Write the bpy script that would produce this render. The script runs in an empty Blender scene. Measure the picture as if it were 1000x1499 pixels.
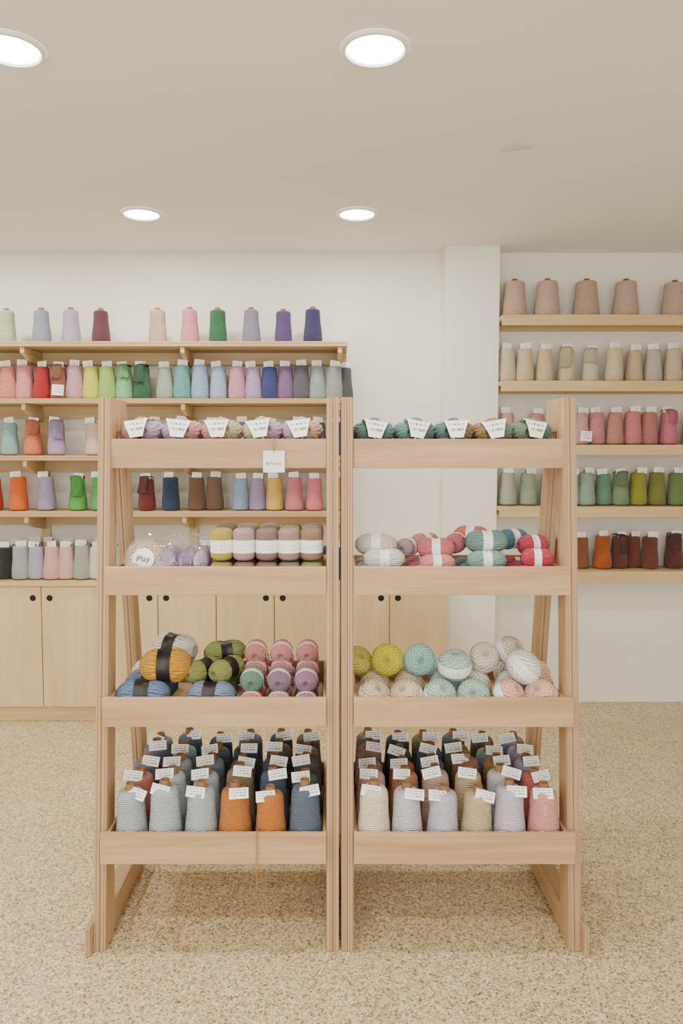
import bpy, bmesh, math, random
from mathutils import Vector, Matrix, Euler
random.seed(11)
C = bpy.context.scene.collection

# ------------------------------------------------------------------ helpers
def lin(c):
    c = c/255.0
    return c/12.92 if c <= 0.04045 else ((c+0.055)/1.055)**2.4
def rgb(r, g, b): return (lin(r), lin(g), lin(b), 1.0)

def mat_new(name):
    m = bpy.data.materials.new(name); m.use_nodes = True
    nt = m.node_tree; b = nt.nodes['Principled BSDF']
    return m, nt, b
def N(nt, t, **kw):
    n = nt.nodes.new(t)
    for k, v in kw.items(): setattr(n, k, v)
    return n
def ramp(nt, stops):
    n = nt.nodes.new('ShaderNodeValToRGB')
    cr = n.color_ramp
    while len(cr.elements) < len(stops): cr.elements.new(0.5)
    for e, (p, c) in zip(cr.elements, stops):
        e.position = p; e.color = c
    return n

def plain(name, col, rough=0.6, noise=0.0, scale=8, bump=0.0):
    m, nt, b = mat_new(name)
    b.inputs['Base Color'].default_value = col
    b.inputs['Roughness'].default_value = rough
    tc = N(nt, 'ShaderNodeTexCoord'); nz = N(nt, 'ShaderNodeTexNoise')
    nz.inputs['Scale'].default_value = scale; nz.inputs['Detail'].default_value = 4
    nt.links.new(tc.outputs['Object'], nz.inputs['Vector'])
    if noise > 0:
        lo = tuple(c*(1-noise) for c in col[:3])+(1,)
        r = ramp(nt, [(0.3, lo), (0.7, col)])
        nt.links.new(nz.outputs['Fac'], r.inputs['Fac'])
        nt.links.new(r.outputs['Color'], b.inputs['Base Color'])
    if bump > 0:
        bp = N(nt, 'ShaderNodeBump'); bp.inputs['Strength'].default_value = bump
        bp.inputs['Distance'].default_value = 0.002
        nt.links.new(nz.outputs['Fac'], bp.inputs['Height'])
        nt.links.new(bp.outputs['Normal'], b.inputs['Normal'])
    return m

def wood(name, axis, c1, c2, rough=0.5):
    m, nt, b = mat_new(name)
    tc = N(nt, 'ShaderNodeTexCoord'); mp = N(nt, 'ShaderNodeMapping')
    s = [18, 18, 18]; s[axis] = 1.6
    mp.inputs['Scale'].default_value = s
    nz = N(nt, 'ShaderNodeTexNoise'); nz.inputs['Scale'].default_value = 1.0
    nz.inputs['Detail'].default_value = 6; nz.inputs['Distortion'].default_value = 0.8
    s2 = [160, 160, 160]; s2[axis] = 5
    mp2 = N(nt, 'ShaderNodeMapping'); mp2.inputs['Scale'].default_value = s2
    nz2 = N(nt, 'ShaderNodeTexNoise'); nz2.inputs['Scale'].default_value = 1.0; nz2.inputs['Detail'].default_value = 3
    nt.links.new(tc.outputs['Object'], mp.inputs['Vector']); nt.links.new(tc.outputs['Object'], mp2.inputs['Vector'])
    nt.links.new(mp.outputs['Vector'], nz.inputs['Vector']); nt.links.new(mp2.outputs['Vector'], nz2.inputs['Vector'])
    mx = N(nt, 'ShaderNodeMath', operation='MULTIPLY_ADD')
    nt.links.new(nz2.outputs['Fac'], mx.inputs[0]); mx.inputs[1].default_value = 0.45
    nt.links.new(nz.outputs['Fac'], mx.inputs[2])
    r = ramp(nt, [(0.5, c2), (0.95, c1)])
    nt.links.new(mx.outputs[0], r.inputs['Fac'])
    nt.links.new(r.outputs['Color'], b.inputs['Base Color'])
    b.inputs['Roughness'].default_value = rough
    bp = N(nt, 'ShaderNodeBump'); bp.inputs['Strength'].default_value = 0.15; bp.inputs['Distance'].default_value = 0.001
    nt.links.new(nz2.outputs['Fac'], bp.inputs['Height']); nt.links.new(bp.outputs['Normal'], b.inputs['Normal'])
    return m

def ply_edge(name, axis, c1, c2, c3, freq=330):
    m, nt, b = mat_new(name)
    tc = N(nt, 'ShaderNodeTexCoord'); sp = N(nt, 'ShaderNodeSeparateXYZ')
    nt.links.new(tc.outputs['Object'], sp.inputs[0])
    mu = N(nt, 'ShaderNodeMath', operation='MULTIPLY'); mu.inputs[1].default_value = freq
    nt.links.new(sp.outputs[axis], mu.inputs[0])
    nz = N(nt, 'ShaderNodeTexNoise'); nz.noise_dimensions = '1D'; nz.inputs['Scale'].default_value = 1.0; nz.inputs['Detail'].default_value = 0
    nt.links.new(mu.outputs[0], nz.inputs['W'])
    r = ramp(nt, [(0.36, c3), (0.45, c2), (0.58, c1)])
    nt.links.new(nz.outputs['Fac'], r.inputs['Fac']); nt.links.new(r.outputs['Color'], b.inputs['Base Color'])
    b.inputs['Roughness'].default_value = 0.6
    return m

RW1, RW2 = rgb(199, 165, 124), rgb(171, 135, 96)
SW1, SW2 = rgb(212, 185, 136), rgb(193, 162, 113)
M_rx = wood('oak_ply_board', 0, RW1, RW2); M_ry = wood('oak_ply_rail', 1, RW1, RW2); M_rz = wood('oak_ply_leg', 2, RW1, RW2)
M_redge = ply_edge('oak_ply_edge', 0, rgb(190, 157, 118), rgb(170, 136, 99), rgb(122, 92, 64), 420)
M_sx = wood('birch_ply_shelf', 0, SW1, SW2); M_sz = wood('birch_ply_door', 2, rgb(216, 191, 147), rgb(201, 173, 126))
M_sy = wood('birch_ply_bracket', 1, SW1, SW2)
M_sedge = ply_edge('birch_ply_edge', 2, rgb(198, 168, 126), rgb(176, 144, 104), rgb(140, 110, 76), 260)
M_wall = plain('painted_wall', rgb(240, 236, 224), 0.85, 0.02, 3, 0.05)
M_ceil = plain('painted_ceiling', rgb(240, 240, 238), 0.9, 0.02, 2, 0.0)
M_white = plain('white_trim', rgb(245, 243, 238), 0.4)
M_black = plain('hole_shade_black', rgb(12, 11, 10), 0.8)  # near-black colour painted in for the shade inside holes
M_card = plain('cardboard', rgb(142, 104, 70), 0.8, 0.15, 60)
M_paper = plain('paper_label', rgb(244, 242, 236), 0.55)
M_blacklabel = plain('black_paper_band', rgb(24, 23, 26), 0.45, 0.1, 40)
M_ink = plain('ink', rgb(45, 42, 42), 0.7)
M_twine = plain('jute_twine', rgb(170, 128, 70), 0.9, 0.3, 200)

def printed(name, base, rows, thr, rowband=0.45):
    m, nt, b = mat_new(name)
    uv = N(nt, 'ShaderNodeUVMap'); sp = N(nt, 'ShaderNodeSeparateXYZ'); nt.links.new(uv.outputs[0], sp.inputs[0])
    a = N(nt, 'ShaderNodeMath', operation='MULTIPLY'); a.inputs[1].default_value = rows; nt.links.new(sp.outputs[1], a.inputs[0])
    fr = N(nt, 'ShaderNodeMath', operation='FRACT'); nt.links.new(a.outputs[0], fr.inputs[0])
    l1 = N(nt, 'ShaderNodeMath', operation='LESS_THAN'); l1.inputs[1].default_value = rowband; nt.links.new(fr.outputs[0], l1.inputs[0])
    fl = N(nt, 'ShaderNodeMath', operation='FLOOR'); nt.links.new(a.outputs[0], fl.inputs[0])
    cb = N(nt, 'ShaderNodeCombineXYZ'); nt.links.new(sp.outputs[0], cb.inputs[0]); nt.links.new(fl.outputs[0], cb.inputs[1])
    mp = N(nt, 'ShaderNodeMapping'); mp.inputs['Scale'].default_value = (34, 3.7, 1); nt.links.new(cb.outputs[0], mp.inputs['Vector'])
    nz = N(nt, 'ShaderNodeTexNoise'); nz.inputs['Scale'].default_value = 1; nz.inputs['Detail'].default_value = 1
    nt.links.new(mp.outputs['Vector'], nz.inputs['Vector'])
    g = N(nt, 'ShaderNodeMath', operation='GREATER_THAN'); g.inputs[1].default_value = thr; nt.links.new(nz.outputs['Fac'], g.inputs[0])
    def between(sock, lo, hi):
        c = N(nt, 'ShaderNodeMath', operation='COMPARE'); c.inputs[1].default_value = (lo+hi)/2; c.inputs[2].default_value = (hi-lo)/2
        nt.links.new(sock, c.inputs[0]); return c.outputs[0]
    m1 = N(nt, 'ShaderNodeMath', operation='MULTIPLY'); nt.links.new(l1.outputs[0], m1.inputs[0]); nt.links.new(g.outputs[0], m1.inputs[1])
    m2 = N(nt, 'ShaderNodeMath', operation='MULTIPLY'); nt.links.new(m1.outputs[0], m2.inputs[0]); nt.links.new(between(sp.outputs[0], .1, .9), m2.inputs[1])
    m3 = N(nt, 'ShaderNodeMath', operation='MULTIPLY'); nt.links.new(m2.outputs[0], m3.inputs[0]); nt.links.new(between(sp.outputs[1], .12, .88), m3.inputs[1])
    mx = N(nt, 'ShaderNodeMix', data_type='RGBA'); nt.links.new(m3.outputs[0], mx.inputs[0])
    mx.inputs[6].default_value = base; mx.inputs[7].default_value = rgb(105, 102, 104)
    nt.links.new(mx.outputs[2], b.inputs['Base Color']); b.inputs['Roughness'].default_value = 0.5
    return m
M_tag = printed('printed_tag', rgb(248, 247, 244), 4.0, 0.5)
M_band = printed('printed_band_label', rgb(242, 240, 235), 4.0, 0.6)

def yarn(name, kind, vari=0.0, sat=1.12):
    m, nt, b = mat_new(name)
    oi = N(nt, 'ShaderNodeObjectInfo')
    uv = N(nt, 'ShaderNodeUVMap')
    tc = N(nt, 'ShaderNodeTexCoord')
    hs = []
    angs = {'wound': [(5, 92), (-5, 92)], 'skein': [(34, 9), (27, -5)], 'ball': [(16, 26), (-14, 24)]}[kind]
    for (fu, fv) in angs:
        sp = N(nt, 'ShaderNodeSeparateXYZ'); nt.links.new(uv.outputs[0], sp.inputs[0])
        a = N(nt, 'ShaderNodeMath', operation='MULTIPLY'); a.inputs[1].default_value = fu*2*math.pi; nt.links.new(sp.outputs[0], a.inputs[0])
        c = N(nt, 'ShaderNodeMath', operation='MULTIPLY_ADD'); c.inputs[1].default_value = fv*2*math.pi*0.5
        nt.links.new(sp.outputs[1], c.inputs[0]); nt.links.new(a.outputs[0], c.inputs[2])
        s = N(nt, 'ShaderNodeMath', operation='SINE'); nt.links.new(c.outputs[0], s.inputs[0]); hs.append(s)
    # patches of strands running one way or the other, as on a real winding
    pn = N(nt, 'ShaderNodeTexNoise'); pn.inputs['Scale'].default_value = 45 if kind == 'wound' else 2.2; pn.inputs['Detail'].default_value = 0
    nt.links.new(tc.outputs['Object'], pn.inputs['Vector'])
    pr = N(nt, 'ShaderNodeMapRange'); pr.inputs[1].default_value = .47; pr.inputs[2].default_value = .53; nt.links.new(pn.outputs['Fac'], pr.inputs[0])
    mxm = N(nt, 'ShaderNodeMix'); nt.links.new(pr.outputs[0], mxm.inputs[0]); nt.links.new(hs[0].outputs[0], mxm.inputs[2]); nt.links.new(hs[1].outputs[0], mxm.inputs[3])
    nz = N(nt, 'ShaderNodeTexNoise'); nz.inputs['Scale'].default_value = 230 if kind == 'wound' else 8; nz.inputs['Detail'].default_value = 3
    nt.links.new(tc.outputs['Object'], nz.inputs['Vector'])
    ad = N(nt, 'ShaderNodeMath', operation='MULTIPLY_ADD'); nt.links.new(nz.outputs['Fac'], ad.inputs[0]); ad.inputs[1].default_value = 2.4
    nt.links.new(mxm.outputs[0], ad.inputs[2])
    mr = N(nt, 'ShaderNodeMapRange'); nt.links.new(ad.outputs[0], mr.inputs[0])
    mr.inputs[1].default_value = 0.0; mr.inputs[2].default_value = 2.2
    mr.inputs[3].default_value = 0.64 if kind == 'wound' else .58; mr.inputs[4].default_value = 1.14  # groove shade between strands painted into the yarn colour, with random mottle
    hs0 = N(nt, 'ShaderNodeHueSaturation'); hs0.inputs['Saturation'].default_value = sat; hs0.inputs['Value'].default_value = 1.0
    nt.links.new(oi.outputs['Color'], hs0.inputs['Color']); src = hs0.outputs['Color']
    if vari > 0:
        n2 = N(nt, 'ShaderNodeTexNoise'); n2.inputs['Scale'].default_value = 2.6; n2.inputs['Detail'].default_value = 2
        mp = N(nt, 'ShaderNodeMapping'); mp.inputs['Scale'].default_value = (5, 5, 1.2)
        va = N(nt, 'ShaderNodeVectorMath', operation='ADD')
        nt.links.new(uv.outputs[0], mp.inputs['Vector']); nt.links.new(mp.outputs[0], va.inputs[0])
        cbr = N(nt, 'ShaderNodeCombineXYZ'); mr9 = N(nt, 'ShaderNodeMath', operation='MULTIPLY'); mr9.inputs[1].default_value = 37
        nt.links.new(oi.outputs['Random'], mr9.inputs[0]); nt.links.new(mr9.outputs[0], cbr.inputs[2]); nt.links.new(cbr.outputs[0], va.inputs[1])
        nt.links.new(va.outputs[0], n2.inputs['Vector'])
        hsn = N(nt, 'ShaderNodeHueSaturation'); nt.links.new(src, hsn.inputs['Color'])
        mh = N(nt, 'ShaderNodeMapRange'); nt.links.new(n2.outputs['Fac'], mh.inputs[0])
        mh.inputs[1].default_value = .32; mh.inputs[2].default_value = .68; mh.inputs[3].default_value = 0.5-vari; mh.inputs[4].default_value = 0.5+vari
        nt.links.new(mh.outputs[0], hsn.inputs['Hue']); src = hsn.outputs['Color']
    vm = N(nt, 'ShaderNodeVectorMath', operation='SCALE'); nt.links.new(src, vm.inputs[0]); nt.links.new(mr.outputs[0], vm.inputs['Scale'])
    nt.links.new(vm.outputs[0], b.inputs['Base Color'])
    b.inputs['Roughness'].default_value = 0.92; b.inputs['Specular IOR Level'].default_value = .25
    b.inputs['Sheen Weight'].default_value = 0.2; b.inputs['Sheen Roughness'].default_value = 0.6
    bp = N(nt, 'ShaderNodeBump'); bp.inputs['Strength'].default_value = 0.9; bp.inputs['Distance'].default_value = 0.002
    nt.links.new(ad.outputs[0], bp.inputs['Height']); nt.links.new(bp.outputs['Normal'], b.inputs['Normal'])
    return m
Y_wound = yarn('yarn_wound', 'wound'); Y_skein = yarn('yarn_skein', 'skein'); Y_ball = yarn('yarn_ball', 'ball')
Y_vari = yarn('yarn_variegated', 'skein', 0.10, 1.15)

def floor_mat():
    m, nt, b = mat_new('speckled_floor')
    tc = N(nt, 'ShaderNodeTexCoord')
    v = N(nt, 'ShaderNodeTexVoronoi'); v.inputs['Scale'].default_value = 215
    nt.links.new(tc.outputs['Object'], v.inputs['Vector'])
    r = ramp(nt, [(0.0, rgb(112, 90, 60)), (0.10, rgb(150, 126, 90)), (0.26, rgb(186, 164, 122)), (0.55, rgb(203, 183, 142)), (0.82, rgb(218, 201, 164)), (1.0, rgb(236, 225, 196))])
    bw = N(nt, 'ShaderNodeSeparateColor'); nt.links.new(v.outputs['Color'], bw.inputs[0])
    nt.links.new(bw.outputs[0], r.inputs['Fac'])
    v2 = N(nt, 'ShaderNodeTexVoronoi'); v2.inputs['Scale'].default_value = 120; nt.links.new(tc.outputs['Object'], v2.inputs['Vector'])
    bw2 = N(nt, 'ShaderNodeSeparateColor'); nt.links.new(v2.outputs['Color'], bw2.inputs[0])
    r2 = ramp(nt, [(0.0, (0.60, 0.55, 0.47, 1)), (0.14, (0.88, 0.86, 0.82, 1)), (0.3, (1, 1, 1, 1)), (1.0, (1.04, 1.04, 1.04, 1))]); nt.links.new(bw2.outputs[1], r2.inputs['Fac'])
    mx = N(nt, 'ShaderNodeMix', data_type='RGBA', blend_type='MULTIPLY'); mx.inputs[0].default_value = 0.8
    nt.links.new(r.outputs['Color'], mx.inputs[6]); nt.links.new(r2.outputs['Color'], mx.inputs[7])
    n3 = N(nt, 'ShaderNodeTexNoise'); n3.inputs['Scale'].default_value = 5; n3.inputs['Detail'].default_value = 5; nt.links.new(tc.outputs['Object'], n3.inputs['Vector'])
    r3 = ramp(nt, [(0.3, (.93, .92, .90, 1)), (0.7, (1, 1, 1, 1))]); nt.links.new(n3.outputs['Fac'], r3.inputs['Fac'])
    mx2 = N(nt, 'ShaderNodeMix', data_type='RGBA', blend_type='MULTIPLY'); mx2.inputs[0].default_value = 1
    nt.links.new(mx.outputs[2], mx2.inputs[6]); nt.links.new(r3.outputs['Color'], mx2.inputs[7])
    nt.links.new(mx2.outputs[2], b.inputs['Base Color'])
    b.inputs['Roughness'].default_value = 0.5
    bp = N(nt, 'ShaderNodeBump'); bp.inputs['Strength'].default_value = 0.2; bp.inputs['Distance'].default_value = 0.0008
    nt.links.new(bw.outputs[0], bp.inputs['Height']); nt.links.new(bp.outputs['Normal'], b.inputs['Normal'])
    return m
M_floor = floor_mat()

def plastic():
    m, nt, b = mat_new('clear_plastic_film')
    out = nt.nodes['Material Output']
    tr = N(nt, 'ShaderNodeBsdfTransparent'); gl = N(nt, 'ShaderNodeBsdfGlossy'); gl.inputs['Roughness'].default_value = 0.10
    df = N(nt, 'ShaderNodeBsdfDiffuse'); df.inputs['Color'].default_value = (.9, .9, .92, 1)
    a = N(nt, 'ShaderNodeMixShader'); a.inputs[0].default_value = 0.25
    nt.links.new(gl.outputs[0], a.inputs[1]); nt.links.new(df.outputs[0], a.inputs[2])
    bmix = N(nt, 'ShaderNodeMixShader'); lw = N(nt, 'ShaderNodeLayerWeight'); lw.inputs['Blend'].default_value = 0.3
    mr = N(nt, 'ShaderNodeMapRange'); mr.inputs[3].default_value = 0.10; mr.inputs[4].default_value = 0.5
    nt.links.new(lw.outputs['Facing'], mr.inputs[0]); nt.links.new(mr.outputs[0], bmix.inputs[0])
    nt.links.new(tr.outputs[0], bmix.inputs[1]); nt.links.new(a.outputs[0], bmix.inputs[2])
    nt.links.new(bmix.outputs[0], out.inputs['Surface'])
    return m
M_plastic = plastic()

# ---- mesh helpers
def empty(name, loc):
    e = bpy.data.objects.new(name, None); C.objects.link(e); e.location = loc; e.empty_display_size = 0.1
    return e
def link(name, mesh, parent=None, loc=(0, 0, 0), rot=(0, 0, 0), scale=(1, 1, 1), color=None):
    o = bpy.data.objects.new(name, mesh); C.objects.link(o)
    o.location = loc; o.rotation_euler = rot; o.scale = scale
    if color: o.color = color
    if parent:
        o.parent = parent; o.matrix_parent_inverse = Matrix.Translation(-Vector(parent.location))
    return o
def bm_box(bm, x0, x1, y0, y1, z0, z1, mi=0):
    vs = [bm.verts.new(p) for p in [(x0,y0,z0),(x1,y0,z0),(x1,y1,z0),(x0,y1,z0),(x0,y0,z1),(x1,y0,z1),(x1,y1,z1),(x0,y1,z1)]]
    fs = []
    for idx in [(0,3,2,1),(4,5,6,7),(0,1,5,4),(1,2,6,5),(2,3,7,6),(3,0,4,7)]:
        f = bm.faces.new([vs[i] for i in idx]); f.material_index = mi; fs.append(f)
    return fs
def bm_prism(bm, x0, x1, poly, mi=0, edge_mi=None):
    a = [bm.verts.new((x0, y, z)) for y, z in poly]; b = [bm.verts.new((x1, y, z)) for y, z in poly]
    n = len(poly)
    f = bm.faces.new(a); f.material_index = mi
    f = bm.faces.new(list(reversed(b))); f.material_index = mi
    for i in range(n):
        f = bm.faces.new([a[i], b[i], b[(i+1) % n], a[(i+1) % n]]); f.material_index = mi if edge_mi is None else edge_mi
def finish(bm, name, mats, parent=None, bevel=0.0, smooth=False):
    bmesh.ops.recalc_face_normals(bm, faces=bm.faces)
    me = bpy.data.meshes.new(name); bm.to_mesh(me); bm.free()
    for m in mats: me.materials.append(m)
    if smooth:
        for p in me.polygons: p.use_smooth = True
    o = link(name, me, parent)
    if bevel > 0:
        md = o.modifiers.new('bevel', 'BEVEL'); md.width = bevel; md.segments = 2; md.limit_method = 'ANGLE'
    return o
def box(name, x0, x1, y0, y1, z0, z1, mat, parent=None, bevel=0.0):
    bm = bmesh.new(); bm_box(bm, x0, x1, y0, y1, z0, z1)
    return finish(bm, name, [mat], parent, bevel)

def lathe(name, prof, seg, mats, ridge=None):
    bm = bmesh.new(); uvl = bm.loops.layers.uv.new('UVMap')
    rings = []; n = len(prof)
    L = [0]
    for i in range(1, n): L.append(L[-1]+math.hypot(prof[i][0]-prof[i-1][0], prof[i][1]-prof[i-1][1]))
    tot = L[-1]
    for i, (r, z, mi) in enumerate(prof):
        ring = []
        for k in range(seg):
            th = 2*math.pi*k/seg
            rr = r*(ridge(th, i/(n-1)) if ridge and mi == 0 else 1)
            ring.append(bm.verts.new((rr*math.cos(th), rr*math.sin(th), z)))
        rings.append(ring)
    for i in range(n-1):
        for k in range(seg):
            k2 = (k+1) % seg
            f = bm.faces.new([rings[i][k], rings[i][k2], rings[i+1][k2], rings[i+1][k]])
            f.material_index = prof[i][2]; f.smooth = True
            uvs = [(k/seg, L[i]/tot), ((k+1)/seg, L[i]/tot), ((k+1)/seg, L[i+1]/tot), (k/seg, L[i+1]/tot)]
            for lp, uv in zip(f.loops, uvs): lp[uvl].uv = uv
    for ring, mi, v in ((rings[0], prof[0][2], 0), (rings[-1], prof[-2][2], 1)):
        f = bm.faces.new(ring); f.material_index = mi
        for lp in f.loops: lp[uvl].uv = (0.5, v)
    bmesh.ops.recalc_face_normals(bm, faces=bm.faces)
    me = bpy.data.meshes.new(name); bm.to_mesh(me); bm.free()
    for m in mats: me.materials.append(m)
    return me

def cone_mesh(name, rb, rt, h, shoulder=0.016, tiph=.014, tipr=.0165, bulge=0.0):
    p = [(rb*0.55, 0.0, 1), (rb*0.72, 0.0, 1), (rb*0.74, 0.004, 0), (rb*0.90, 0.005, 0), (rb*.97, .009, 0), (rb, 0.018, 0)]
    for i in range(1, 10):
        t = i/10; p.append((rb+(rt-rb)*t + bulge*math.sin(t*math.pi) + 0.0012*math.sin(t*math.pi*2.3), 0.018+(h-shoulder-0.018)*t, 0))
    for k in range(0, 8):
        a = k/8*math.pi/2
        p.append((tipr+.004+(rt-tipr-.004)*math.cos(a)**.8, h-shoulder+shoulder*math.sin(a), 0))
    p += [(tipr+.0005, h-0.001, 0)]
    p += [(tipr, h+0.0005, 1), (tipr*.86, h+tiph, 1), (tipr*.68, h+tiph, 1), (tipr*.66, h-0.004, 2), (0.002, h-0.004, 2)]  # black disc at the end: painted shade of the hollow tip
    return lathe(name, p, 44, [Y_wound, M_card, M_black], lambda th, t: 1+0.006*math.sin(3*th+t*9)+0.005*math.sin(17*th+t*60))
CONE_R = cone_mesh('cone_rack', 0.0485, 0.0400, 0.182, 0.020, .020, .0155, .001)
CONE_W = cone_mesh('cone_wall', 0.0500, 0.0375, 0.180, 0.010)
CONE_W2 = cone_mesh('cone_wall_straight', 0.0480, 0.0405, 0.180, 0.012)
CONE_B = cone_mesh('cone_big', 0.0690, 0.0540, 0.194, 0.012)

def tag_mesh():
    bm = bmesh.new(); uvl = bm.loops.layers.uv.new('UVMap')
    nx = 6; rows = []
    for s in (0, 1):
        rows.append([[bm.verts.new((-.5+i/nx, 0.06*((i/nx-.5)**2)*4*.4+s*0.012, z)) for i in range(nx+1)] for z in (0, 1)])
    for s in (0, 1):
        for i in range(nx):
            q = [rows[s][0][i], rows[s][0][i+1], rows[s][1][i+1], rows[s][1][i]]
            f = bm.faces.new(q if s == 0 else list(reversed(q)))
            for lp in f.loops: lp[uvl].uv = (lp.vert.co.x+.5, lp.vert.co.z)
    for i in range(nx):
        for z in (0, 1):
            f = bm.faces.new([rows[0][z][i], rows[1][z][i], rows[1][z][i+1], rows[0][z][i+1]])
    for i in (0, nx):
        bm.faces.new([rows[0][0][i], rows[0][1][i], rows[1][1][i], rows[1][0][i]])
    me = bpy.data.meshes.new('tag'); bm.to_mesh(me); bm.free(); me.materials.append(M_tag); return me
TAG = tag_mesh()
def folded_label_mesh():
    """paper hank label: trapezoid front, folding back over the skein"""
    bm = bmesh.new(); uvl = bm.loops.layers.uv.new('UVMap')
    prof = [(0, 0, .30), (0.04, .42, .42), (.12, .76, .54), (.34, .90, .60), (.8, .93, .60), (1.2, .86, .56)]
    rows = [[bm.verts.new((-w+2*w*i/6, y, z)) for i in range(7)] for y, z, w in prof]
    for j in range(len(prof)-1):
        for i in range(6):
            f = bm.faces.new([rows[j][i], rows[j][i+1], rows[j+1][i+1], rows[j+1][i]]); f.smooth = True
            for lp, (a, c) in zip(f.loops, [(i, j), (i+1, j), (i+1, j+1), (i, j+1)]): lp[uvl].uv = (a/6, min(1, c/3))
    me = bpy.data.meshes.new('paper_label'); bm.to_mesh(me); bm.free(); me.materials.append(M_tag); return me
FOLD = folded_label_mesh()

def skein_mesh(name, LR, mats, band=(.40, .60), pinch=.14, pw=3.0, nr=11, amp=.05, dimple=True, tw=1.5, seg=66, n=30):
    p = []
    L = LR
    if dimple: p += [(0.05, -L/2+.32, 0), (0.2, -L/2+.12, 0), (0.34, -L/2+.03, 0)]
    for i in range(1, n):
        t = i/n; z = (t-.5)*L
        r = max(0.0, 1-abs(2*t-1)**pw)**0.5*(1-pinch*math.exp(-((t-.5)/.13)**2))
        if dimple: r = max(r, .36)
        p.append((r, z, 0))
    if dimple: p += [(0.34, L/2-.03, 0), (0.2, L/2-.12, 0), (0.05, L/2-.32, 0)]
    else: p = [(0.04, -L/2, 0)]+p+[(0.04, L/2, 0)]
    me = lathe(name, p, seg, mats, lambda th, t: 1+amp*(abs(math.sin(nr*th/2+tw*t*6))-.5))
    if band:
        bm = bmesh.new(); bm.from_mesh(me); uvl = bm.loops.layers.uv[0]
        z0, z1 = (band[0]-.5)*L, (band[1]-.5)*L; m = 10
        def rr(z):
            t = z/L+.5
            return max(0, 1-abs(2*t-1)**pw)**.5*(1-pinch*math.exp(-((t-.5)/.13)**2))*1.0+amp*.5+.012
        rg = []
        for j in range(m+1):
            z = z0+(z1-z0)*j/m
            rg.append([bm.verts.new((rr(z)*math.cos(2*math.pi*k/48), rr(z)*math.sin(2*math.pi*k/48), z)) for k in range(48)])
        for j in range(m):
            for k in range(48):
                k2 = (k+1) % 48
                f = bm.faces.new([rg[j][k], rg[j][k2], rg[j+1][k2], rg[j+1][k]]); f.material_index = 1; f.smooth = True
                for lp, (a, c) in zip(f.loops, [(j, k), (j, k+1), (j+1, k+1), (j+1, k)]):
                    u = (c % 12)/12
                    if c == k+1 and u == 0: u = 1.0
                    lp[uvl].uv = (u, a/m)
        bm.to_mesh(me); bm.free()
    return me
SK_W = skein_mesh('skein_white_band', 3.5, [Y_skein, M_band], band=(.38, .60), amp=.07)
SK_K = skein_mesh('skein_black_band', 3.3, [Y_skein, M_blacklabel], band=(.36, .62), amp=.07)
SK_V = skein_mesh('skein_variegated', 3.0, [Y_vari, M_band], band=None, amp=.13, nr=13, tw=1.1, pw=2.6)
SK_P = skein_mesh('skein_variegated_plain', 3.2, [Y_vari, M_band], band=None, amp=.14, nr=9, tw=2.4, dimple=False, pw=2.4)
BALL_W = skein_mesh('small_skein', 2.7, [Y_skein, M_band], band=(.48, .72), pinch=.1, pw=2.6, nr=16, amp=.05)
BALL_R = skein_mesh('round_ball', 1.6, [Y_ball, M_band], band=None, pinch=0, pw=2.3, nr=20, amp=.035)
BALL_L = skein_mesh('round_ball_labelled', 1.8, [Y_ball, M_band], band=(.32, .66), pinch=0, pw=2.6, nr=20, amp=.03)
CAKE = skein_mesh('yarn_cake', 2.8, [Y_wound, M_band], band=(.26, .64), pinch=0, pw=9, nr=24, amp=.02)
CAKE_N = skein_mesh('yarn_cake_plain', 2.3, [Y_wound, M_band], band=None, pinch=0, pw=7, nr=24, amp=.02)

# ------------------------------------------------------------------ camera
CAMZ = 1.45; PITCH = math.radians(3.5); F = 1083.0
cam_d = bpy.data.cameras.new('camera'); cam = bpy.data.objects.new('camera', cam_d); C.objects.link(cam)
cam.location = (0, 0, CAMZ); cam.rotation_euler = (math.radians(90)-PITCH, 0, 0)
cam_d.sensor_width = 36; cam_d.lens = 36*F/1499; cam_d.shift_x = 15/1499; cam_d.shift_y = -23.5/1499
bpy.context.scene.camera = cam

def X(s, y, z=1.4):
    """metres across the room for a surveyed lateral bearing s at shelf depth y, height z"""
    return (s-485)/F*(y*math.cos(PITCH)+(CAMZ-z)*math.sin(PITCH))

# ------------------------------------------------------------------ room shell
XL, XR, YB, YF, H = -3.0, 3.0, 4.20, -2.4, 2.55
box('floor', XL-.1, XR+.1, YF-.1, YB+.1, -.1, 0, M_floor)
box('ceiling', XL-.1, XR+.1, YF-.1, YB+.1, H, H+.1, M_ceil)
box('wall_back', XL-.1, XR+.1, YB, YB+.1, 0, H, M_wall)
box('pillar', .617, .910, 4.06, YB, 0, H, M_wall)
box('wall_left', XL-.1, XL, YF, YB, 0, H, M_wall)
box('wall_right', XR, XR+.1, YF, YB, 0, H, M_wall)
bm = bmesh.new()
bm_box(bm, XL-.1, -2.3, YF-.1, YF, 0, H); bm_box(bm, 2.3, XR+.1, YF-.1, YF, 0, H)
bm_box(bm, -2.3, 2.3, YF-.1, YF, 0, .5); bm_box(bm, -2.3, 2.3, YF-.1, YF, 2.35, H)
finish(bm, 'wall_front', [M_wall])
bm = bmesh.new()
for xx in (-2.3, -.79, .74, 2.25): bm_box(bm, xx, xx+.05, YF-.08, YF-.02, .5, 2.35)
bm_box(bm, -2.3, 2.3, YF-.08, YF-.02, .5, .55); bm_box(bm, -2.3, 2.3, YF-.08, YF-.02, 2.3, 2.35)
finish(bm, 'window_1', [M_white], bevel=.003)

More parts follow.
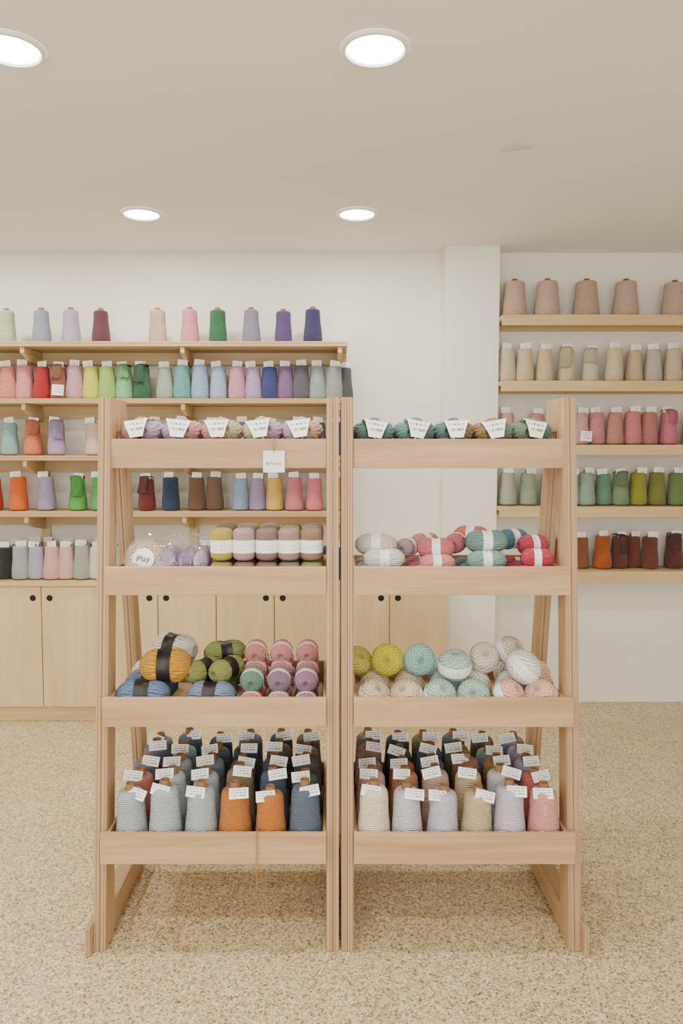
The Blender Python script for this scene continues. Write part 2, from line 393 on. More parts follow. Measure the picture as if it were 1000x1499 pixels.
# ------------------------------------------------------------------ downlights
def disc_ring(bm, r0, r1, z0, z1, mi):
    n = 48
    a = [bm.verts.new((r0*math.cos(2*math.pi*k/n), r0*math.sin(2*math.pi*k/n), z0)) for k in range(n)]
    b = [bm.verts.new((r1*math.cos(2*math.pi*k/n), r1*math.sin(2*math.pi*k/n), z1)) for k in range(n)]
    for k in range(n):
        f = bm.faces.new([a[k], b[k], b[(k+1) % n], a[(k+1) % n]]); f.material_index = mi; f.smooth = True
    return a, b
M_emit, nt_, b_ = mat_new('lamp_diffuser')
b_.inputs['Base Color'].default_value = (1, 1, 1, 1)
b_.inputs['Emission Color'].default_value = (1, .98, .94, 1); b_.inputs['Emission Strength'].default_value = 16
def downlight(x, y):
    bm = bmesh.new()
    disc_ring(bm, .094, .090, 0, -.008, 0)
    disc_ring(bm, .090, .082, -.008, -.010, 0)
    disc_ring(bm, .082, .078, -.010, -.004, 0)
    n = 48
    f = bm.faces.new([bm.verts.new((.078*math.cos(2*math.pi*k/n), .078*math.sin(2*math.pi*k/n), -.004)) for k in range(n)]); f.material_index = 1
    bmesh.ops.recalc_face_normals(bm, faces=bm.faces)
    me = bpy.data.meshes.new('downlight'); bm.to_mesh(me); bm.free(); me.materials.append(M_white); me.materials.append(M_emit)
    e = empty('recessed_downlight', (x, y, H))
    link('trim_ring', me, e, (x, y, H-.0005))
    ld = bpy.data.lights.new('lamp', 'AREA'); ld.shape = 'DISK'; ld.size = .14; ld.energy = 11.5; ld.color = (1, .965, .90)
    link('lamp', ld, e, (x, y, H-.014))
for y in (3.506, 2.095, .68, -.75):
    for x in (.12, -.88, -1.88): downlight(x, y)
pm = plain('plaster_patch', rgb(228, 225, 219), .9, .15, 60)
patch = lathe('ceiling_plaster_patch', [(.046, 0, 0), (.043, -.0012, 0), (.034, -.0018, 0), (.024, -.0045, 0), (.014, -.003, 0), (.004, -.006, 0)], 40, [pm], lambda th, t: 1+.18*math.sin(3*th+1)+.10*math.sin(7*th+t*3))
link('ceiling_plaster_patch', patch, None, (.668, 2.755, H-.0004), (0, 0, 0), (1.1, .8, 1))

ld = bpy.data.lights.new('window_daylight', 'AREA'); ld.shape = 'RECTANGLE'; ld.size = 4.4; ld.size_y = 1.7; ld.energy = 108; ld.color = (.985, .99, 1)
o = bpy.data.objects.new('window_daylight', ld); C.objects.link(o); o.location = (0, YF+.12, 1.42); o.rotation_euler = (math.radians(104), 0, 0)
w = bpy.data.worlds.new('world'); bpy.context.scene.world = w; w.use_nodes = True
w.node_tree.nodes['Background'].inputs[0].default_value = (.85, .9, 1, 1); w.node_tree.nodes['Background'].inputs[1].default_value = 1.2

# ------------------------------------------------------------------ wall cabinet (left run)
CF = 3.87
cab = empty('plywood_base_cabinet', (-1.0, CF, 0))
xd = [X(s, CF, .4) for s in (655, 570, 487, 402, 317, 232, 147, 62, -23)]
step = xd[0]-xd[1]
while xd[-1]-step > XL+.02: xd.append(xd[-1]-step)
xd[0] = .612
box('carcass', xd[-1], .612, CF+.02, YB-.002, .085, .737, M_sz, cab)
box('top', xd[-1], .614, CF-.012, YB-.002, .737, .758, M_sx, cab, .0015)
box('kick', xd[-1], .60, CF+.03, YB-.002, 0.001, .085, M_sx, cab)
for i in range(len(xd)-1):
    x1, x0 = xd[i]-.0025, xd[i+1]+.0025
    hx = (x0+.042) if i % 2 == 0 else (x1-.042)
    hz = .672; hr = .017
    bm = bmesh.new(); n = 24
    y0, y1 = CF, CF+.018
    def ringpts(y): return [bm.verts.new((hx+hr*math.cos(2*math.pi*k/n+math.pi/4), y, hz+hr*math.sin(2*math.pi*k/n+math.pi/4))) for k in range(n)]
    for y in (y0, y1):
        hv = ringpts(y); ov = [bm.verts.new((px, y, pz)) for px, pz in [(x1, .734), (x0, .734), (x0, .088), (x1, .088)]]
        q = n//4
        for c in range(4):
            for k in range(c*q, (c+1)*q):
                bm.faces.new([hv[k % n], hv[(k+1) % n], ov[(c+1) % 4] if k >= c*q+q//2 else ov[c]])
            bm.faces.new([ov[c], ov[(c+1) % 4], hv[(c*q+q//2) % n]])
        if y == y0: hf, of = hv, ov
        else: hb, ob_ = hv, ov
    for k in range(n):
        bm.faces.new([hf[k], hf[(k+1) % n], hb[(k+1) % n], hb[k]])
    for c in range(4): bm.faces.new([of[c], of[(c+1) % 4], ob_[(c+1) % 4], ob_[c]])
    finish(bm, 'door', [M_sz], cab)
    me = lathe('hole_shade_cup', [(.001, 0, 0), (hr*.99, 0, 0), (hr*.99, .0165, 0)], 24, [M_black])  # black cup standing in for the shade inside the finger hole
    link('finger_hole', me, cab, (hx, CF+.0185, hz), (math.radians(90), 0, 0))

# ------------------------------------------------------------------ shelving (left run)
sh = empty('plywood_shelving_unit', (-1.2, YB, 0.76))
SF = 3.90; SHX0, SHX1 = -2.95, .085
LZ = {1: 2.020, 2: 1.724, 3: 1.424, 4: 1.125}
brx = [-2.46, -1.62, -.78, .045]
for k, z in LZ.items():
    bm = bmesh.new()
    bm_box(bm, SHX0, SHX1, SF, YB-.024, z-.026, z)
    bm.faces.ensure_lookup_table()
    bm.faces[2].material_index = 1
    finish(bm, 'shelf', [M_sx, M_sedge], sh, .0015)
    box('back_rail', SHX0, SHX1, YB-.044, YB-.024, z-.092, z-.027, M_sx, sh)
    for bx in brx:
        bm = bmesh.new()
        bm_prism(bm, bx-.011, bx+.011, [(SF+.012, z-.027), (SF+.012, z-.058), (SF+.09, z-.085), (YB-.046, z-.115), (YB-.046, z-.027)])
        finish(bm, 'bracket', [M_sy], sh, .0015)
for bx in brx:
    box('standard', bx-.025, bx+.025, YB-.0225, YB-.001, .76, 2.0, M_sz, sh)

# ------------------------------------------------------------------ right hand shelves
RZ = [2.173, 1.824, 1.482, 1.147, .795]
RF = 3.985
rs = empty('plywood_shelf_bank', (1.9, YB, .7))
for z in RZ:
    bm = bmesh.new()
    bm_box(bm, .912, XR-.003, RF+.019, YB-.002, z-.022, z)
    bm_box(bm, .912, XR-.003, RF, RF+.018, z-.056, z)
    finish(bm, 'shelf', [M_sx], rs, .0015)
    box('cleat', .912, XR-.003, YB-.022, YB-.002, z-.056, z-.023, M_sx, rs)

# ------------------------------------------------------------------ cones on the wall
def swatch(parent, x, y, ztop, col, rt=.040, slope=.065):
    """knitted sample laid over the top of a cone and hugging its front"""
    bm = bmesh.new(); uvl = bm.loops.layers.uv.new('UVMap')
    n, m = 26, 14; g = []
    drop = random.uniform(.065, .11); ph = random.random()*6; half = random.uniform(.028, .036)
    for j in range(n+1):
        t = j/n; row = []
        s = -(rt*.9)+t*(rt*1.9+drop)
        for i in range(m+1):
            u = (i/m-.5)*2*half
            sk = u+.006*math.sin(t*7+ph)
            if s < rt:
                py, px = -s, sk; pz = .0185-.012*(abs(s)/rt)**3-.25*u*u/rt
                rr = math.hypot(px, py)
                if rr > rt+.003: px *= (rt+.003)/rr; py *= (rt+.003)/rr; pz -= (rr-rt)*.8
            else:
                d = s-rt; R = rt+.005+d*slope*1.6+.002*math.sin(d*60+i*.8+ph)
                a = sk/R; px = R*math.sin(a); py = -R*math.cos(a); pz = .0065-d+.004*math.sin(i*.9+ph)*min(1, d*20)
            row.append(bm.verts.new((px, py, pz)))
        g.append(row)
    for j in range(n):
        for i in range(m):
            f = bm.faces.new([g[j][i], g[j][i+1], g[j+1][i+1], g[j+1][i]]); f.smooth = True
            for lp, (a, b) in zip(f.loops, [(j, i), (j, i+1), (j+1, i+1), (j+1, i)]): lp[uvl].uv = (b/m, a/n)
    me = bpy.data.meshes.new('knit_swatch'); bm.to_mesh(me); bm.free(); me.materials.append(Y_skein)
    o = link('knit_swatch', me, parent, (x, y, ztop), (0, 0, random.uniform(-.5, .5)), color=col)
    md = o.modifiers.new('thick', 'SOLIDIFY'); md.thickness = .003; md.offset = 1
    return o

def cone_row(name, items, y, zs, meshes=(CONE_W, CONE_W2), sc=1.0, tags=True, swatches=(), hang=()):
    e = empty(name, (X(items[0][0], y, zs), y, zs))
    for i, it in enumerate(items):
        s, col = it[0], it[1]
        yy = y+random.uniform(-.012, .012)+(it[2] if len(it) > 2 else 0)
        x = X(s, yy, zs+.09)
        me = random.choice(meshes)
        k = sc*random.uniform(.96, 1.03)
        h = (.180 if me is not CONE_B else .194)*k
        link('cone', me, e, (x, yy, zs+.001), (0, 0, random.uniform(0, 6)), (k, k, k), rgb(*col))
        if tags:
            link('tag', TAG, e, (x+random.uniform(-.012, .012), yy-.012*k-.008, zs+h-.002), (math.radians(random.uniform(-14, 2)), math.radians(random.uniform(-9, 9)), math.radians(random.uniform(-14, 14))), (.052, .052, .031))
        if i in swatches:
            swatch(e, x, yy, zs+h, rgb(*[max(0, c-14) for c in col]))
        if i in hang:
            link('tag', TAG, e, (x+.01, yy-.062, zs+.02), (0, math.radians(4), 0), (.062, .062, .055))
    return e
YL = 4.02
cone_row('yarn_cone_row', [(-78, (150, 170, 200)), (-34, (200, 180, 190)), (10, (194, 210, 172)), (61, (158, 166, 184)), (104, (200, 188, 208)), (148, (102, 52, 66)), (231, (214, 184, 164)), (278, (232, 160, 168)), (319, (52, 108, 70)), (368, (148, 142, 166)), (415, (94, 72, 124)), (458, (52, 48, 94))], YL, LZ[1], tags=False)
cone_row('yarn_cone_row', [(-60, (190, 120, 120)), (-36, (200, 130, 120)), (-12, (230, 150, 150)), (12, (226, 152, 142)), (37, (232, 162, 166)), (62, (178, 46, 50)), (87, (164, 104, 80)), (110, (210, 168, 180)), (134, (222, 222, 106)), (157, (166, 200, 118)), (182, (140, 204, 146)), (208, (46, 98, 66)), (242, (170, 184, 166)), (267, (112, 168, 164)), (293, (160, 188, 212)), (320, (174, 194, 220)), (347, (216, 162, 182)), (371, (190, 170, 206)), (395, (62, 70, 126)), (418, (136, 104, 150)), (441, (92, 90, 98)), (465, (158, 170, 168)), (489, (160, 161, 156)), (504, (88, 88, 90), .05)], YL, LZ[2], swatches=(6, 10, 11), hang=(6,))
cone_row('yarn_cone_row', [(-56, (220, 180, 90)), (-20, (210, 190, 90)), (14, (150, 192, 190)), (48, (232, 142, 118)), (83, (186, 168, 206)), (137, (238, 210, 196)), (176, (210, 156, 164)), (225, (156, 188, 112)), (268, (228, 176, 130)), (310, (222, 146, 154)), (352, (148, 120, 168)), (394, (232, 212, 142)), (436, (180, 190, 200)), (466, (58, 104, 114)), (492, (52, 74, 108))], YL, LZ[3], swatches=(3, 4, 7))
cone_row('yarn_cone_row', [(-52, (200, 70, 60)), (-10, (206, 72, 48)), (27, (236, 112, 40)), (68, (184, 172, 208)), (114, (110, 190, 98)), (146, (96, 184, 106)), (178, (180, 60, 58)), (215, (116, 30, 40)), (250, (32, 58, 90)), (288, (116, 86, 72)), (314, (124, 96, 82), .04), (352, (162, 188, 218)), (377, (178, 164, 208)), (402, (240, 206, 124)), (431, (228, 146, 156)), (460, (238, 150, 160)), (492, (228, 156, 96))], YL, LZ[4], swatches=(4, 7))
cone_row('yarn_cone_row', [(-40, (40, 40, 46)), (-16, (70, 70, 76)), (8, (20, 20, 24)), (31, (178, 178, 180)), (54, (192, 184, 206)), (77, (234, 184, 178)), (98, (236, 194, 184)), (121, (174, 180, 166)), (143, (232, 228, 212)), (168, (190, 190, 180)), (195, (220, 200, 190)), (222, (180, 160, 150)), (300, (150, 140, 140)), (350, (180, 170, 160)), (420, (170, 180, 190)), (470, (54, 62, 98)), (494, (36, 54, 88))], 3.97, .758)
cone_row('yarn_cone_row', [(-22, (90, 90, 90)), (28, (150, 152, 150)), (52, (206, 200, 196)), (75, (226, 200, 190)), (100, (222, 208, 194)), (125, (200, 200, 184)), (150, (230, 220, 196))], 4.11, .758)
YR = 4.10
cone_row('large_yarn_cone_row', [(753, (218, 188, 168)), (801, (218, 190, 170)), (858, (206, 178, 156)), (916, (214, 186, 166)), (987, (218, 190, 172)), (1045, (208, 180, 160))], YR, RZ[0], (CONE_B,), tags=False)
cr = (240, 224, 194)
cone_row('yarn_cone_row', [(742, (236, 220, 190)), (768, (240, 220, 184)), (797, (242, 219, 176)), (829, (242, 226, 194)), (864, (244, 230, 200)), (899, (240, 220, 188)), (928, (230, 208, 172)), (956, (218, 208, 190)), (985, (234, 214, 186)), (1013, cr), (1043, cr)], YR, RZ[1], swatches=(3, 4))
pk = (222, 146, 148)
cone_row('yarn_cone_row', [(742, (228, 174, 174)), (785, (226, 164, 164)), (812, (224, 168, 158)), (850, (230, 184, 182)), (873, (220, 154, 156)), (900, (210, 154, 142)), (926, (226, 146, 150)), (950, (198, 136, 128)), (978, (224, 142, 156)), (1012, pk), (1042, pk)], YR, RZ[2], swatches=(8,), hang=(3,))
gn = (134, 152, 116)
cone_row('yarn_cone_row', [(743, (184, 196, 174)), (773, (168, 184, 158)), (803, (156, 180, 156)), (836, (174, 190, 170)), (858, (158, 184, 164)), (883, (112, 156, 132)), (908, (132, 158, 122)), (934, (160, 158, 68)), (961, (128, 132, 68)), (990, (114, 136, 90)), (1020, gn), (1048, gn)], YR, RZ[3], swatches=(6,))
ru = (110, 60, 46)
cone_row('yarn_cone_row', [(800, (178, 106, 76)), (824, (174, 100, 74)), (850, (148, 92, 68)), (882, (182, 98, 58)), (906, (102, 54, 44)), (926, (122, 64, 52), .03), (951, (114, 60, 44)), (986, (98, 40, 42)), (1018, ru), (1046, ru)], YR, RZ[4], swatches=(4, 7))

# ------------------------------------------------------------------ display racks
def leg_f(z): return 2.06+.09*z
def leg_r(z): return 2.64-.165*z
TR = [(1.485, 1.398, 2.200, 2.405), (1.110, 1.026, 2.150, 2.465), (.735, .650, 2.100, 2.525), (.352, .262, 2.060, 2.58)]
def rack(xa, xb, outer):
    e = empty('yarn_display_rack', ((xa+xb)/2, 2.06, 0))
    T = .036; ZT = 1.608
    for side, (x0, x1) in ((-1, (xa, xa+T)), (1, (xb-T, xb))):
        bm = bmesh.new(); xm = (x0+x1)/2
        for (p, q) in ((x0, xm-.0006), (xm+.0006, x1)):
            bm_prism(bm, p, q, [(leg_f(.001), .001), (leg_f(.001)+.085, .001), (leg_f(ZT)+.07, ZT), (leg_f(ZT), ZT)], 0, 1)
            bm_prism(bm, p, q, [(leg_r(.001)-.075, .001), (leg_r(.001), .001), (leg_r(ZT), ZT), (leg_r(ZT)-.065, ZT)], 0, 1)
            bm_prism(bm, p, q, [(leg_f(ZT)+.0705, ZT-.1), (leg_r(ZT-.1)-.06, ZT-.1), (leg_r(ZT)-.0655, ZT), (leg_f(ZT)+.0705, ZT)], 0, 1)
        finish(bm, 'side_frame', [M_rz, M_redge], e, .0012)
        bm = bmesh.new()
        if side == outer:
            rx0, rx1 = (x0-.014, x0-.0005) if outer < 0 else (x1+.0005, x1+.014)
            bm_prism(bm, rx0, rx1, [(2.035, 0.001), (2.68, .001), (2.68, .085), (2.035, .085)], 0, 1)
        bm_prism(bm, x0+.001, x1-.001, [(leg_f(0)+.086, 0.012), (leg_r(0)-.076, .012), (leg_r(.09)-.076, .09), (leg_f(.09)+.086, .09)], 0, 1)
        finish(bm, 'floor_runner', [M_ry, M_redge], e, .0012)
    if outer < 0: bx0, bx1 = xa+.025, xb-T-.0005
    else: bx0, bx1 = xa+T+.0005, xb-.022
    ix0, ix1 = xa+T+.0005, xb-T-.0005
    for zt, zb, yf, yb in TR:
        bm = bmesh.new()
        bm_box(bm, bx0, bx1, yf, yf+.016, zb, zt)
        finish(bm, 'tray_front', [M_rx], e, .0015)
        bm = bmesh.new()
        for (p, q) in ((ix0, ix0+.010), (ix1-.010, ix1)):
            bm_box(bm, p, q, yf+.0165, yb, zb+.002, zt-.008)
        finish(bm, 'tray_side', [M_ry], e, .001)
        bm = bmesh.new()
        bm_box(bm, ix0+.0105, ix1-.0105, yb-.012, yb, zb+.002, zt-.008)
        bm_box(bm, ix0+.0105, ix1-.0105, yf+.0165, yb-.0125, zb+.002, zb+.011)
        finish(bm, 'tray_base', [M_rx], e, .0008)
    return ix0+.012, ix1-.012
L0, L1 = rack(-.690, .022, -1)
R0, R1 = rack(.029, .725, 1)

def tray_cones(x0, x1, rows):
    zf = TR[3][1]+.0115
    e = empty('yarn_cone_group', ((x0+x1)/2, 2.3, zf))
    n = 6; pitch = (x1-x0)/n
    for j, row in enumerate(rows):
        y = TR[3][2]+.068+j*.0995
        for i, col in enumerate(row):
            x = x0+pitch*(i+.5)+random.uniform(-.003, .003)
            k = random.uniform(.96, 1.02)
            kz = k*random.uniform(.97, 1.05)
            link('cone', CONE_R, e, (x, y+random.uniform(-.002, .002), zf+.0005), (random.uniform(-.03, .03), random.uniform(-.03, .03), random.uniform(0, 6)), (k, k, kz), rgb(*col))
            tx = x+random.choice((-.018, -.012, .012, .016))
            link('tag', TAG, e, (tx, y-.036, zf+.168*kz+(.0 if j == 0 else .010)), (math.radians(random.uniform(-38, -18)), math.radians(random.uniform(-14, 14)), math.radians(random.uniform(-18, 18))), (.056, .056, .030))
lb = (184, 194, 196); sb = (86, 102, 124); nv = (60, 68, 92); br = (122, 92, 74)
tray_cones(L0, L1, [
    [lb, (188, 198, 200), (184, 194, 196), (198, 126, 64), (206, 126, 58), sb],
    [(192, 122, 112), (190, 202, 204), (184, 192, 197), (136, 118, 86), (70, 84, 114), (54, 96, 78)],
    [(134, 130, 148), (182, 192, 190), (126, 138, 154), (124, 88, 66), (74, 84, 108), (98, 100, 82)],
    [(124, 118, 140), (154, 172, 178), (78, 92, 114), (54, 62, 86), (108, 90, 82), (138, 122, 94)],
    [(150, 150, 160), (90, 120, 128), (58, 62, 84), (120, 120, 130), nv, (112, 98, 90)]])
tray_cones(R0, R1, [
    [(242, 234, 208), (224, 220, 227), (218, 213, 228), (216, 192, 154), (217, 212, 225), (236, 170, 160)],
    [(222, 178, 162), (188, 124, 84), (204, 173, 153), (210, 183, 145), (211, 204, 217), (212, 124, 110)],
    [(196, 148, 132), (204, 124, 86), (92, 84, 84), (158, 120, 86), (182, 144, 88), (195, 182, 210)],
    [(174, 134, 122), (46, 44, 52), (76, 92, 122), (126, 116, 74), (154, 164, 162), (188, 174, 204)],
    [(154, 154, 142), (58, 58, 62), (134, 122, 88), (102, 112, 118), (116, 106, 92), (174, 168, 200)]])

def item(e, name, me, x, y, z, r, col, yaw=0, pitch=0, roll=0, flat=1.0, lscale=1.0):
    R = Euler((0, 0, math.radians(yaw)), 'XYZ').to_matrix() @ Euler((0, math.radians(90+pitch), 0), 'XYZ').to_matrix() @ Euler((0, 0, math.radians(roll)), 'XYZ').to_matrix()
    return link(name, me, e, (x, y, z), R.to_euler(), (r*flat, r, r*lscale), rgb(*col))

# -- top trays : hanks with folded paper labels
def hank_tray(name, x0, x1, cols, zup):
    zf = TR[0][1]+.011
    e = empty(name, ((x0+x1)/2, 2.3, zf))
    n = 5; p = (x1-x0)/n
    for i in range(n):
        x = x0+p*(i+.5)
        item(e, 'skein', SK_P, x-.028, 2.30, zf+.047, .040, cols[(i+2) % 5], 90+random.uniform(-8, 8))
        item(e, 'skein', SK_P, x+.032, 2.305, zf+.045, .036, cols[(i+4) % 5], 90+random.uniform(-8, 8))
    for i in range(n):
        x = x0+p*(i+.5)+random.uniform(-.008, .008)
        lean = random.uniform(-.16, .16)
        for dx, dz, r, yw in ((-.032, .092, .032, 12), (.032, .094, .033, -12), (.0, .110, .028, 0)):
            item(e, 'skein', SK_V if dx else SK_P, x+dx, 2.302+random.uniform(-.004, .004), zf+dz+zup, r, cols[(i+(dx > 0)) % 5], 90+yw+math.degrees(lean)*.6, random.uniform(-3, 4), random.uniform(0, 90), 1, 1.15)
        link('paper_label', FOLD, e, (x, 2.226, zf+.077+zup*.7), (math.radians(-10), math.radians(random.uniform(-10, 10)), lean), (.064, .064, .064))
hank_tray('pastel_yarn_skein_pile', L0, L1, [(232, 186, 162), (206, 174, 198), (234, 172, 162), (226, 208, 166), (218, 184, 204)], .008)
hank_tray('teal_yarn_skein_pile', R0, R1, [(96, 142, 122), (106, 150, 140), (98, 130, 124), (168, 136, 90), (124, 146, 118)], .005)

# -- left rack tray 2 : cakes stacked + bagged skeins
zf = TR[1][1]+.0115
e = empty('yarn_cake_stack', (-.17, 2.25, zf))
x0c = X(325, 2.21, 1.15)
topc = [(236, 214, 114), (234, 196, 192), (178, 144, 132), (208, 176, 162), (188, 154, 124)]
botc = [(228, 206, 122), (200, 158, 136), (184, 148, 128), (194, 168, 146), (200, 208, 128)]
cr_ = .0335
for i in range(5):
    x = x0c+i*.0675
    for j in range(3):
        y = 2.205+j*.072
        link('cake', CAKE_N, e, (x, y, zf+.0415), (0, 0, i), (cr_, cr_, .036), rgb(*botc[(i+j) % 5]))
        link('cake', CAKE, e, (x+random.uniform(-.001, .001), y, zf+.083+.0505), (0, 0, random.uniform(-1, 1)), (cr_, cr_, .0358), rgb(*topc[(i+j*2) % 5]))
e = empty('bagged_yarn_skein_pile', (-.5, 2.25, zf))
bc = [(222, 184, 164), (190, 168, 196), (164, 144, 186), (200, 180, 204)]
def bag_mesh(seed):
    bm = bmesh.new(); bmesh.ops.create_icosphere(bm, subdivisions=4, radius=1)
    rnd = random.Random(seed); dirs = [(Vector((rnd.uniform(-1, 1), rnd.uniform(-1, 1), rnd.uniform(-1, 1))).normalized(), rnd.uniform(5, 14), rnd.uniform(0, 6)) for _ in range(9)]
    for v in bm.verts:
        n = v.co.normalized(); d = sum(abs(math.sin(n.dot(a)*f+p)) for a, f, p in dirs)/9
        q = Vector([math.copysign(abs(c)**.65, c) for c in n])
        v.co = q*(.80+.30*d)
    for f in bm.faces: f.smooth = False
    me = bpy.data.meshes.new('bag'); bm.to_mesh(me); bm.free(); me.materials.append(M_plastic); return me
BAGS = [bag_mesh(s) for s in (1, 2, 3)]
for j in range(2):
    for i in range(2):
        item(e, 'skein', SK_P, L0+.055+i*.075, 2.215+.10*j, zf+.046, .040, bc[(i+j) % 4], 90+10*i, lscale=.72)
for i in range(3):
    for j in range(2):
        link('skein', SK_P, e, (X(247+i*23, 2.21, 1.1), 2.212+.09*j+.01*(i % 2), zf+.058), (random.uniform(-.15, .15), random.uniform(-.15, .15), i), (.0235, .0235, .036), rgb(*bc[1+(i+j) % 3]))
xd0 = X(208, 2.19, 1.12)
link('disc_skein', BALL_R, e, (xd0, 2.225, zf+.084), (math.radians(72), 0, 0), (.062, .062, .026), rgb(226, 192, 170))
me = lathe('disc_label', [(.001, 0, 0), (.032, 0, 0), (.033, .001, 0), (.032, .002, 0), (.001, .002, 0)], 40, [M_paper])
link('disc_label', me, e, (xd0+.004, 2.190, zf+.090), (math.radians(72), 0, 0))
tcv = bpy.data.curves.new('disc_text', 'FONT'); tcv.body = 'Play'; tcv.size = .026; tcv.align_x = 'CENTER'; tcv.align_y = 'CENTER'; tcv.extrude = .0002; tcv.materials.append(M_ink)
link('disc_text', tcv, e, (xd0+.004, 2.1860, zf+.091), (math.radians(72), 0, 0))
for (bx, by, bz, s, k) in ((xd0, 2.25, zf+.076, (.066, .052, .068), 0), (X(252, 2.2, 1.1), 2.235, zf+.066, (.034, .048, .062), 1), (X(287, 2.2, 1.1), 2.232, zf+.064, (.032, .046, .060), 2), (xd0+.02, 2.38, zf+.075, (.085, .05, .070), 2), (xd0+.125, 2.38, zf+.075, (.045, .05, .070), 0)):
    link('plastic_bag', BAGS[k], e, (bx, by, bz), (0, 0, 0), s)

# -- right rack tray 2
e = empty('mixed_yarn_skein_pile', (.38, 2.28, zf))
def sk(s, y, z, r, col, yaw=0, me=SK_W, ls=1.0, pitch=0): item(e, 'skein', me, X(s, y, z), y, z, r, col, yaw, pitch, roll=random.uniform(0, 90), lscale=ls)
for xx, c in ((.14, (232, 228, 220)), (.30, (226, 142, 146)), (.46, (134, 162, 158)), (.61, (196, 84, 102))):
    sk(485+xx*1083/2.2, 2.21, zf+.036, .034, c, ls=1.25)
    sk(485+xx*1083/2.3, 2.30, zf+.036, .034, c, ls=1.2, yaw=4)
    sk(485+xx*1083/2.4, 2.39, zf+.036, .034, c, ls=1.15)
sk(562, 2.225, zf+.086, .032, (240, 238, 234), 3, ls=1.15)
sk(551, 2.268, zf+.124, .034, (234, 226, 208), -4, ls=1.1)
sk(596, 2.32, zf+.108, .031, (206, 170, 180), 60, ls=.9)
sk(640, 2.225, zf+.072, .029, (236, 158, 158), -3, ls=1.1)
sk(638, 2.262, zf+.114, .032, (234, 134, 138), -3, ls=1.05)
sk(622, 2.36, zf+.120, .030, (234, 164, 150), 30)
sk(712, 2.225, zf+.080, .032, (136, 170, 164), 2, ls=1.1)
sk(712, 2.265, zf+.134, .036, (124, 156, 150), 1, ls=1.05)
sk(690, 2.36, zf+.140, .033, (226, 138, 114), -20)
sk(750, 2.36, zf+.130, .033, (84, 124, 144), 25)
sk(668, 2.33, zf+.122, .033, (222, 130, 144), 70)
sk(786, 2.222, zf+.086, .033, (202, 80, 98), -5, ls=.85)
sk(780, 2.30, zf+.118, .034, (206, 86, 106), 12, ls=.85)

# -- left rack tray 3
zf = TR[2][1]+.0115
e = empty('wool_skein_pile', (-.33, 2.28, zf))
K = lambda s, y, z, r, col, yaw=0, me=SK_K, ls=1.0, pitch=0: item(e, 'skein', me, X(s, y, z), y, z, r, col, yaw, pitch, roll=random.uniform(0, 90), lscale=ls)
K(210, 2.185, zf+.052, .050, (104, 128, 158), 4, ls=1.0)
K(310, 2.185, zf+.050, .048, (122, 140, 166), -4, ls=.95)
K(222, 2.30, zf+.052, .050, (108, 124, 150), 0); K(315, 2.31, zf+.050, .048, (128, 136, 88), 0, ls=.9)
K(230, 2.42, zf+.052, .050, (226, 216, 190), 0); K(325, 2.43, zf+.050, .048, (116, 130, 80), 0)
K(243, 2.222, zf+.134, .052, (212, 152, 42), 3, ls=.92)
K(256, 2.36, zf+.150, .050, (238, 228, 206), -20, ls=.95)
K(298, 2.26, zf+.110, .036, (150, 154, 84), 55, ls=1.25)
K(332, 2.25, zf+.116, .036, (158, 163, 90), 62, ls=1.25)
K(330, 2.36, zf+.137, .040, (136, 148, 82), 20, ls=1.05)
sm = [[(230, 138, 132), (220, 152, 152), (162, 120, 144)], [(118, 156, 138), (164, 128, 152), (170, 134, 156)], [(236, 158, 150), (238, 164, 158), (234, 158, 156)]]
for c, s in enumerate((368, 408, 448)):
    for j in range(4):
        y = 2.175+j*.098
        item(e, 'skein', BALL_W, X(s, 2.175, .7), y, zf+.037, .0365, sm[0][c], -90, roll=random.uniform(-40, 40), lscale=.9)
    for j in range(3):
        y = 2.205+j*.098
        item(e, 'skein', BALL_W, X(s, 2.175, .7), y, zf+.098, .0365, sm[1 if j == 0 else 2][c], -90, 8, roll=random.uniform(-40, 40), lscale=.9)
    item(e, 'skein', BALL_W, X(s, 2.175, .7), 2.32, zf+.150, .0365, sm[2][c], -90, 8, lscale=.9)

# -- right rack tray 3 : balls
e = empty('yarn_ball_pile', (.38, 2.28, zf))
def ball(s, y, z, r, col, me=BALL_R, rx=90, rz=0, ry=0):
    link('ball', me, e, (X(s, y, z), y, z), (math.radians(rx), math.radians(ry), math.radians(rz)), (r, r, r), rgb(*col))
bg = (226, 202, 170); mt = (180, 211, 193); pc = (242, 192, 168); cw = (240, 234, 220)
for s, c, me, rz in ((548, bg, BALL_L, 12), (595, (228, 207, 178), BALL_L, -14), (644, mt, BALL_L, 8), (693, (176, 208, 192), BALL_R, -6), (745, pc, BALL_L, 20), (792, (242, 194, 174), BALL_L, -16)):
    ball(s, 2.175, zf+.056, .049, c, me, 38 if me is BALL_L else 60, rz, rz*1.5)
for s, c in ((553, bg), (603, bg), (655, mt), (700, cw), (752, cw), (792, pc)):
    ball(s-4, 2.285, zf+.052, .048, c); ball(s-8, 2.40, zf+.052, .048, c)
ball(567, 2.265, zf+.140, .050, (210, 199, 54), BALL_R, 82, -8)
ball(524, 2.30, zf+.128, .046, (214, 205, 100), BALL_R, 50, 30)
ball(614, 2.265, zf+.140, .049, (160, 205, 192), BALL_R, 84, 4)
ball(666, 2.235, zf+.132, .051, (184, 212, 198), BALL_L, 14, 20, -6)
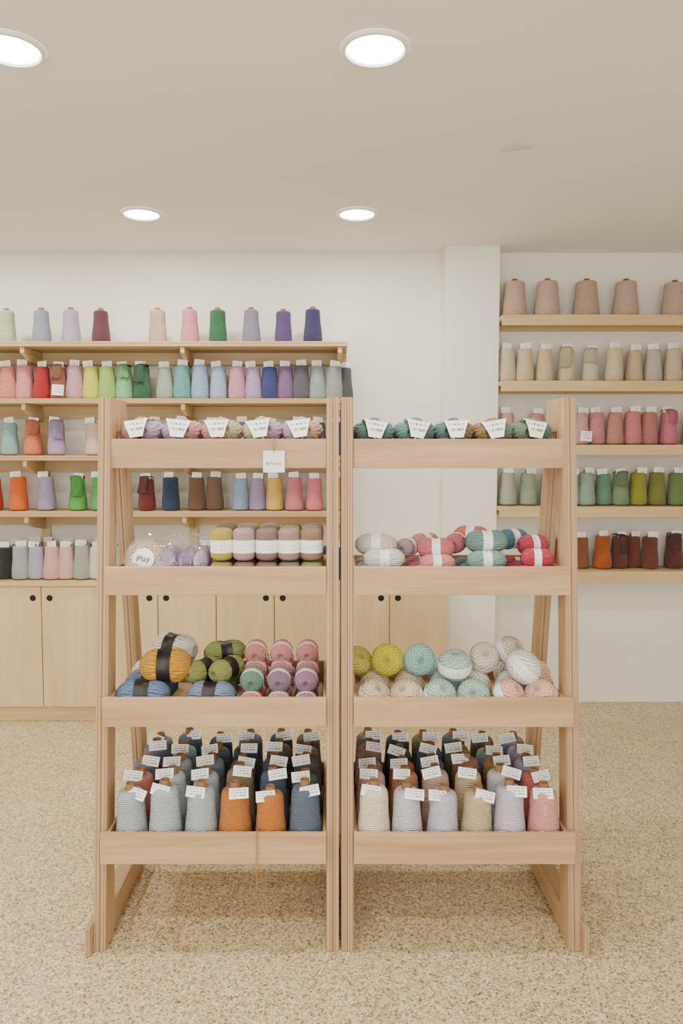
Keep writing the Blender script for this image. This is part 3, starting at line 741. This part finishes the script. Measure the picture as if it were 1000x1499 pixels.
ball(709, 2.29, zf+.140, .046, (236, 226, 208), BALL_L, 45, -30, 30)
ball(746, 2.34, zf+.148, .046, (232, 218, 198), BALL_L, 50, 30, 20)
ball(767, 2.215, zf+.132, .053, (243, 241, 237), BALL_L, 30, 30, 35)

# ------------------------------------------------------------------ price card and twine
e = empty('hanging_price_card', (-.17, 2.19, 1.42))
xc = X(401, 2.19, 1.42)
box('card', xc-.032, xc+.032, 2.190, 2.1912, 1.386, 1.450, M_paper, e)
tcv = bpy.data.curves.new('price', 'FONT'); tcv.body = '$19 each'; tcv.size = .0125; tcv.align_x = 'CENTER'; tcv.align_y = 'CENTER'; tcv.extrude = .0001; tcv.materials.append(M_ink)
link('price_text', tcv, e, (xc, 2.1896, 1.412), (math.radians(90), 0, 0))
def curve(name, pts, r, mat, parent=None):
    cd = bpy.data.curves.new(name, 'CURVE'); cd.dimensions = '3D'; cd.bevel_depth = r; cd.bevel_resolution = 2
    s = cd.splines.new('NURBS'); s.points.add(len(pts)-1)
    for p, q in zip(s.points, pts): p.co = (*q, 1)
    s.use_endpoint_u = True; s.order_u = 3; cd.materials.append(mat)
    return link(name, cd, parent)
curve('string', [(xc, 2.189, 1.444), (xc-.003, 2.189, 1.47), (xc-.002, 2.194, 1.488), (xc, 2.225, 1.488)], .0009, M_twine, e)
curve('string_2', [(xc, 2.189, 1.444), (xc+.006, 2.189, 1.47), (xc+.006, 2.194, 1.488), (xc+.008, 2.225, 1.488)], .0009, M_twine, e)
xt = X(375, 2.05, .3)
e = empty('jute_twine_end', (xt, 2.05, .3))
curve('strand', [(xt, 2.11, .345), (xt, 2.07, .357), (xt, 2.052, .352), (xt+.002, 2.052, .30), (xt-.003, 2.052, .25), (xt+.003, 2.053, .21), (xt-.002, 2.055, .165)], .0009, M_twine, e)
curve('strand_2', [(xt+.004, 2.11, .345), (xt+.004, 2.07, .357), (xt+.004, 2.052, .352), (xt+.006, 2.052, .29), (xt+.001, 2.052, .235), (xt+.005, 2.054, .19)], .0007, M_twine, e)
